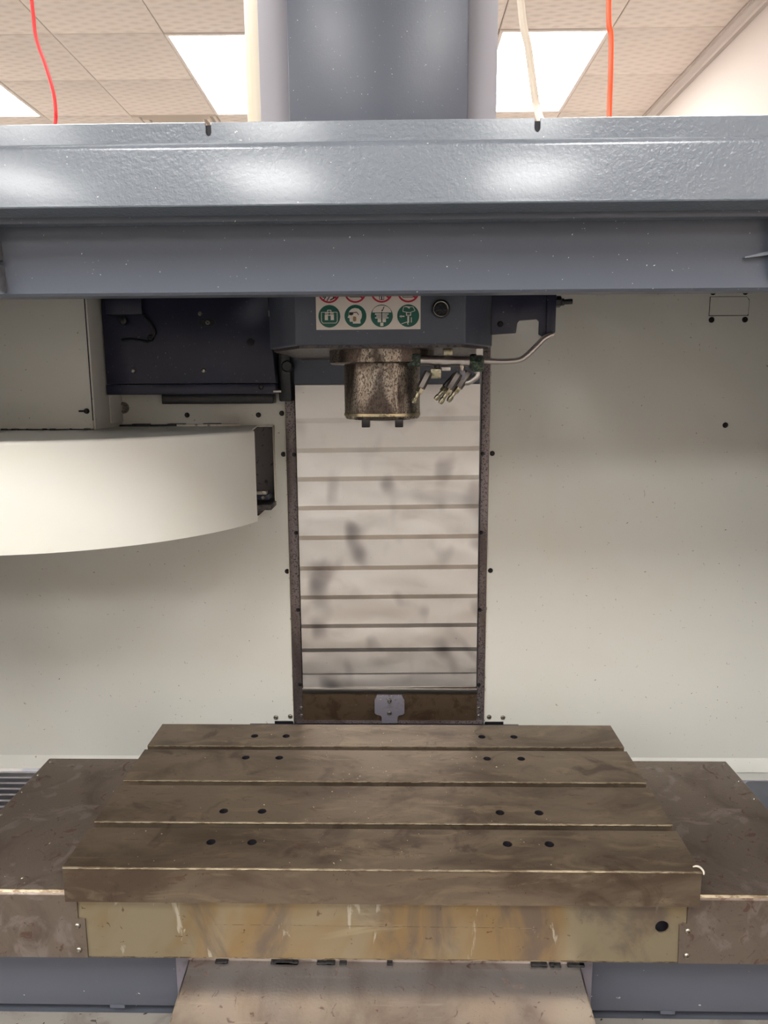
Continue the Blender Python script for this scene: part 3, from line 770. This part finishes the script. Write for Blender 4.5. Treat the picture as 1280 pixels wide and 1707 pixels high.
# ------------------------------------------------------------------ front crossbeam
t = thing('front_crossbeam', 'long blue gray painted crossbeam spanning the top front of the machine opening', 'crossbeam', (-.03, .95, 1.76))
BX0, BX1 = -1.124, 1.064
def nx(c): return [(c - .0032, 1.953), (c - .0032, 1.9415), (c - .002, 1.9385), (c, 1.9375), (c + .002, 1.9385), (c + .0032, 1.9415), (c + .0032, 1.953)]
flange = [(BX0, 1.927), (BX0, 1.953)] + nx(-.2245) + nx(.1635) + [(BX1, 1.953), (BX1, 1.927)]
MB().prism(flange, 'Y', .930, .933).build('upper_flange', M['bluegray'], t, .0006, 1)
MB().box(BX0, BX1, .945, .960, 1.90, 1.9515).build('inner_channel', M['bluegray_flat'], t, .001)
fas = [(.933, 1.9295), (.927, 1.929), (.923, 1.9265), (.9206, 1.9225), (.92025, 1.9195), (.91875, 1.8615), (.9186, 1.858), (.9195, 1.8565), (.923, 1.8561), (.98, 1.8489), (.983, 1.8485), (.983, 1.853), (.923, 1.862), (.9255, 1.921), (.930, 1.924), (.933, 1.9245)]
MB().prism(fas, 'X', BX0, BX1).build('fascia', M['bluegray'], t, 0, 2, 30)
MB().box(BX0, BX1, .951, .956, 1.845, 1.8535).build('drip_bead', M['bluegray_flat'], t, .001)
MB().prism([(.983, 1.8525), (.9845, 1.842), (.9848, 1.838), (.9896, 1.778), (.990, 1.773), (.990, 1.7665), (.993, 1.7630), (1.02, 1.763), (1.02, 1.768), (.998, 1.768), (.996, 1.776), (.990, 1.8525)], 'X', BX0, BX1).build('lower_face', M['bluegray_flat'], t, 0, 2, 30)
MB().prism([(.945, 1.8535), (.9895, 1.8475), (.9945, 1.767), (.962, 1.80)], 'X', -.5235, -.5185).build('end_gusset', M['bluegray_flat'], t, .001)
MB().prism([(.945, 1.8535), (.9895, 1.8475), (.9945, 1.767), (.962, 1.80)], 'X', .474, .479).build('end_gusset', M['bluegray_flat'], t, .001)
MB().box(-.5185, -.5125, .965, .990, 1.768, 1.802).box(-.5185, -.5125, .965, .990, 1.807, 1.832).build('roller_bracket', M['alu'], t, .002)
MB().prism([(.478, 1.812), (.438, 1.803), (.438, 1.8015), (.478, 1.806)], 'Y', .980, .989).build('roller_bracket', M['bluegray'], t)

t = thing('added_roof', 'added unseen slate gray roof sheet shading the cream back panel behind the crossbeam', 'machine panel', (-.03, 1.3, 1.945))  # unseen roof, added and painted dark to shade the upper panels
MB().prism([(-1.12, .961), (1.06, .961), (1.06, 1.748), (.192, 1.748), (.192, 1.16), (-.245, 1.16), (-.245, 1.748), (-1.12, 1.748)], 'Z', 1.9455, 1.9485).build('sheet', M['basepaint'], t)
MB().box(-1.12, 1.06, .961, .964, 1.9485, 1.9525).build('upstand', M['basepaint'], t)
for c in (-.2245, .1635):
    MB().box(BX0 * 0 + c - .012, c + .012, .9332, .9449, 1.925, 1.9505).build('notch_shade', M['hole'], t)  # dark box added behind each notch to stand for its shade
# ------------------------------------------------------------------ hoses and cable above the crossbeam
def hose(name, pts, r, m, label):
    tag(MB().tube(smooth_path(pts, 8), r, 10).build(name, M[m]), label, 'hose')
hose('air_hose', [(-.60, 1.3, CZ), (-.61, 1.3, 3.0), (-.605, 1.3, 2.55), (-.592, 1.3, 2.275), (-.5895, 1.3, 2.21), (-.578, 1.3, 2.169), (-.568, 1.3, 2.128), (-.566, 1.3, 2.096), (-.569, 1.3, 2.073),
      (-.575, 1.28, 2.00), (-.58, 1.15, 1.955), (-.58, .958, 1.948)], .0029, 'hosered', 'thin bright red hose hanging from the ceiling behind the crossbeam')
hose('air_hose', [(.30, 1.3, CZ), (.315, 1.3, 3.0), (.328, 1.3, 2.55), (.336, 1.3, 2.249), (.342, 1.3, 2.197), (.344, 1.3, 2.143), (.345, 1.3, 2.076), (.345, 1.28, 2.01), (.345, 1.15, 1.957), (.345, .957, 1.949)],
     .0042, 'hoseorange', 'orange hose hanging from the ceiling, right of the cream cable')
hose('hanging_cable', [(.06, 1.1, CZ), (.10, 1.1, 2.9), (.142, 1.1, 2.4), (.166, 1.1, 2.158), (.178, 1.1, 2.098), (.187, 1.1, 2.045), (.192, 1.09, 2.012), (.188, 1.02, 1.972), (.180, .957, 1.949)],
     .0052, 'hosecream', 'cream cable hanging in front of the right ceiling light down to the crossbeam')

# ------------------------------------------------------------------ work table
t = thing('work_table', 'oily brown cast iron machine table with three T-slots and round holes', 'machine table', (-.032, 1.29, .839))
X0, X1, TZ, BZ = -.532, .4675, .900, .8395
def slot(yc):
    return [(yc + .0085, TZ), (yc + .0085, TZ - .018), (yc + .0155, TZ - .018), (yc + .0155, TZ - .032), (yc - .0155, TZ - .032), (yc - .0155, TZ - .018), (yc - .0085, TZ - .018), (yc - .0085, TZ)]
prof = [(1.0385, BZ), (1.5385, BZ), (1.5385, TZ)] + slot(1.4295) + slot(1.2905) + slot(1.154) + [(1.0385, TZ)]
tb = MB().prism(prof, 'X', X0, X1).build('table_casting', M['table'], t)
cut = MB()
HX = (-.3135, -.245, .177, .2457)
for y in (1.1065, 1.197, 1.3885, 1.4825):
    for x in HX:
        cut.lathe([(.0080, TZ - .04), (.0080, TZ + .01)], (x, y, 0), (0, 0, 1), 20)
boolean_cut(tb, cut)
tb.data.materials.append(M['hole'])  # bore faces coloured dark, standing in for shade inside the holes
to = Vector(tb['org'])
for pl in tb.data.polygons:
    c = pl.center + Vector((0, 0, 0)) + to
    for y in (1.1065, 1.197, 1.3885, 1.4825):
        for x in HX:
            if math.hypot(c.x - x, c.y - y) < .0082 and c.z < TZ - .001: pl.material_index = 1
mb = MB()
for y in (1.1065, 1.197, 1.3885, 1.4825):
    for x in HX:
        r1, r0, n = .0089, .0080, 20
        vs = [(x + q * math.cos(2 * PI * k / n), y + q * math.sin(2 * PI * k / n), TZ + zz) for (q, zz) in ((r1, .00005), (r0, .0002), (r0, -.002)) for k in range(n)]
        MB_ = MB().add(vs, [(i * n + k, i * n + (k + 1) % n, (i + 1) * n + (k + 1) % n, (i + 1) * n + k) for i in range(2) for k in range(n)])
        MB_.build('hole_rim', M['table'], t)
# worn bright arrises of the slab edges
for (y, s) in ((1.0385, 1), (1.1625, 1), (1.299, 1), (1.438, 1)):
    e = MB().prism([(y - .0004, TZ - .0028), (y - .0004, TZ - .0012), (y + .0010, TZ + .0002), (y + .0018, TZ + .0002), (y + .0018, TZ - .0028)], 'X', X0, X1).build('worn_edge', M['tableedge'], t)

# saddle under the table with the tan front apron
t = thing('table_saddle', 'tan stained steel front apron under the table with one round hole', 'machine apron', (-.03, 1.28, .6))
FY = 1.055
ap = MB().box(-.5205, .4560, FY, FY + .003, .7275, .8385).build('apron_sheet', M['apron'], t)
boolean_cut(ap, MB().lathe([(.0108, -.02), (.0108, .02)], (.418, FY, .791), (0, 1, 0), 28))
MB().box(.40, .437, FY + .012, FY + .014, .772, .81).build('hole_backing', M['hole'], t)
MB().box(-.505, .44, FY + .0145, 1.50, .72, .8385).build('saddle_block', M['hole'], t)
MB().box(-.36, .30, 1.13, 1.72, .553, .72).build('saddle_foot', M['basepaint'], t)
MB().box(-.5205, .4560, FY - .0004, FY + .004, .7265, .7285).build('hem', M['tableedge'], t)
MB().prism([(-.3, .7885), (.22, .7868), (.22, .7862), (-.3, .7879)], 'Y', FY - .0003, FY).build('crease', M['tableedge'], t)

def side_cover(sgn, xi, xo, poly, label, scr, riv):
    t = thing('way_cover', label, 'way cover', ((xi + xo) / 2, 1.27, .72))
    lo, hi = min(xi, xo), max(xi, xo)
    prof = [(1.0525, .8395), (1.0550, .8440), (1.0585, .8468), (1.48, .8468), (1.48, .8438), (1.060, .8438), (1.0555, .8385)]
    MB().prism(prof, 'X', lo, hi).build('top_sheet', M['cover'], t, 0, 2, 60)
    MB().prism(poly, 'Y', FY - .0026, FY - .0004).build('front_flange', M['cover'], t)
    MB().prism([(1.0542, .8440), (1.0556, .8457), (1.0571, .8470), (1.0582, .8471), (1.0584, .8469), (1.0576, .8460), (1.0552, .8440)], 'X', lo, hi).build('worn_bend_highlight', M['tableedge'], t)  # bright strip: worn metal with the bend's highlight put into its colour
    MB().box(xo - .0015, xo + .0015, 1.054, 1.48, .70, .8465).build('end_flange', M['cover'], t, .0008)
    MB().box(lo + .004, hi - .004, 1.477, 1.48, .70, .8445).build('back_flange', M['cover'], t)
    for (x, z) in scr: screw(t, x, FY - .0026, z, .0052, 'screwsteel')
    for y in riv: screw(t, xo - sgn * .008, y, .8468, .0032, 'screwsteel', (0, 0, 1), 'rivet')
    return t
side_cover(-1, -.5325, -.7645, [(-.7645, .7275), (-.5095, .7275), (-.5095, .798), (-.5205, .799), (-.5205, .8405), (-.7645, .8405)],
           'reddish brown oily sheet steel cover at the left end of the table', ((-.522, .786), (-.523, .742)), (1.465, 1.41, 1.345, 1.265))
side_cover(1, .4685, .6985, [(.6985, .7275), (.4465, .7275), (.4445, .797), (.4560, .799), (.4560, .8405), (.6985, .8405)],
           'reddish brown oily sheet steel cover at the right end of the table', ((.458, .786), (.459, .742)), (1.47, 1.40, 1.335))
o = None

# chute cover in front of the saddle
t = thing('front_chute_cover', 'scuffed rust-flecked steel cover sloping towards the viewer at bottom centre', 'way cover', (-.03, .9, .56))
MB().prism([(1.090, .6915), (1.06, .689), (.984, .6790), (.80, .655), (.80, .652), (.984, .676), (1.06, .686), (1.090, .6885)], 'X', -.354, .297).build('sloping_sheet', M['chute'], t, 0, 2, 50)
for (a, b) in ((-.3565, -.354), (.297, .2995)):
    MB().prism([(1.090, .6925), (.80, .656), (.80, .56), (1.090, .56)], 'X', a, b).build('side_flange', M['alu'], t, .0006, 1)
MB().box(-.356, .299, 1.090, 1.0935, .62, .715).build('rear_upstand', M['chute'], t)
mb = MB()
for k in range(16):
    x = random.uniform(-.33, .28); w = random.uniform(.004, .03)
    mb.box(x, x + w, 1.083, 1.0905, .6905, .6935 + random.uniform(0, .003))
mb.build('grease_clumps', M['blackgrease'], t, .0008, 1)['kind'] = 'stuff'

# machine base, tray
t = thing('machine_bed', 'slate gray painted machine base below the way covers', 'machine base', (-.03, 1.5, 0))
MB().box(-1.10, -.386, 1.12, 1.25, .5745, .695).build('front_panel', M['basepaint'], t, .001)
MB().box(.327, 1.04, 1.12, 1.25, .5745, .695).build('front_panel', M['basepaint'], t, .001)
MB().box(-.384, -.3575, 1.105, 1.2, .5745, .7205).build('wiper_plate', M['bracket'], t, .001)
MB().box(.3005, .3255, 1.105, 1.2, .5745, .7205).build('wiper_plate', M['bracket'], t, .001)
MB().box(-.51, -.484, 1.1185, 1.125, .570, .5765).build('lifting_tab', M['basepaint'], t)
MB().box(.45, .475, 1.1185, 1.125, .570, .5765).build('lifting_tab', M['basepaint'], t)
MB().prism([(.866, 1.12), (.866, 1.725), (.88, 1.74), (1.05, 1.74), (1.05, 1.12)], 'Z', .553, .655).build('right_shoulder', M['basepaint'], t, .003)
MB().box(-1.10, 1.05, 1.125, 2.3, .02, .552).build('bed_casting', M['basepaint'], t, .005)
MB().box(-.38, .30, 1.74, 1.79, .552, .80).build('rear_bed', M['black'], t)
for (a, b) in ((-1.05, -.85), (.8, 1.0)):
    MB().box(a, b, 1.2, 2.2, 0, .02).build('levelling_foot', M['black'], t)
t = thing('chip_tray', 'dirty pale chip tray floor with black speckles below the machine base', 'chip tray', (-.03, .9, .5))
MB().box(-1.10, -.3575, .60, 1.1195, .552, .560).build('tray_floor', M['tray'], t)
MB().box(.300, 1.04, .60, 1.1195, .552, .560).build('tray_floor', M['tray'], t)
MB().box(-1.10, 1.04, .597, .60, 0, .60).build('tray_front', M['bluegray_flat'], t)
MB().box(-.3575, .300, .60, 1.1195, .545, .551).build('trough', M['black'], t)
t = thing('ribbed_tray', 'ribbed shiny galvanised sheet beyond the left way cover, at the panel foot', 'chip tray', (-.95, 1.5, .60))
mb = MB()
prof = []
yy = 1.16
while yy < 1.73:
    prof += [(yy, .6715), (yy + .012, .6785), (yy + .020, .6785), (yy + .0235, .6705)]
    yy += .026
mb.prism(prof + [(yy, .66), (1.16, .66)], 'X', -1.115, -.775)
mb.build('ribbed_sheet', M['ribs'], t, 0, 2, 15)
MB().box(-1.10, -.79, 1.255, 1.7, .555, .66).build('support', M['basepaint'], t)

# ------------------------------------------------------------------ chips and the curl of swarf
pts = [(.4575 + .0, 1.0495, .9012), (.4625, 1.0480, .9035), (.4665, 1.043, .9045), (.4685, 1.036, .9030), (.4670, 1.031, .9012)]
tag(MB().tube(smooth_path(pts, 5), [.0009 + .0008 * math.sin(PI * k / 20) for k in range(21)], 6).build('swarf_curl', M['cream_edge']),
    'small pale curl of swarf on the front right corner of the table', 'metal chip')
mb = MB()
def chip(x, y, z):
    s = random.uniform(.0005, .0017) * (1.6 if random.random() < .1 else 1)
    d = Vector((random.uniform(-1, 1), random.uniform(-1, 1), 0)).normalized(); n = Vector((-d.y, d.x, 0))
    c = Vector((x, y, z))
    mb.add([c - d * s, c + n * s * .5, c + d * s, c - n * s * .4, c + Vector((0, 0, s * .8))], [(0, 1, 4), (1, 2, 4), (2, 3, 4), (3, 0, 4), (0, 3, 2, 1)])
bands = ((1.043, 1.143), (1.166, 1.279), (1.303, 1.417), (1.442, 1.535))
for k in range(170):
    b = random.choice(bands)
    chip(random.triangular(X0 + .01, X1 - .01, -.1), random.uniform(*b), TZ + .0001)
for k in range(30): chip(random.uniform(-.75, -.54), random.uniform(1.07, 1.46), .8469)
for k in range(22): chip(random.uniform(.48, .68), random.uniform(1.07, 1.46), .8469)
tag(mb.build('metal_chips', M['chip']), 'tiny bright metal chips scattered over the table and covers', 'metal chips', None, 'stuff')
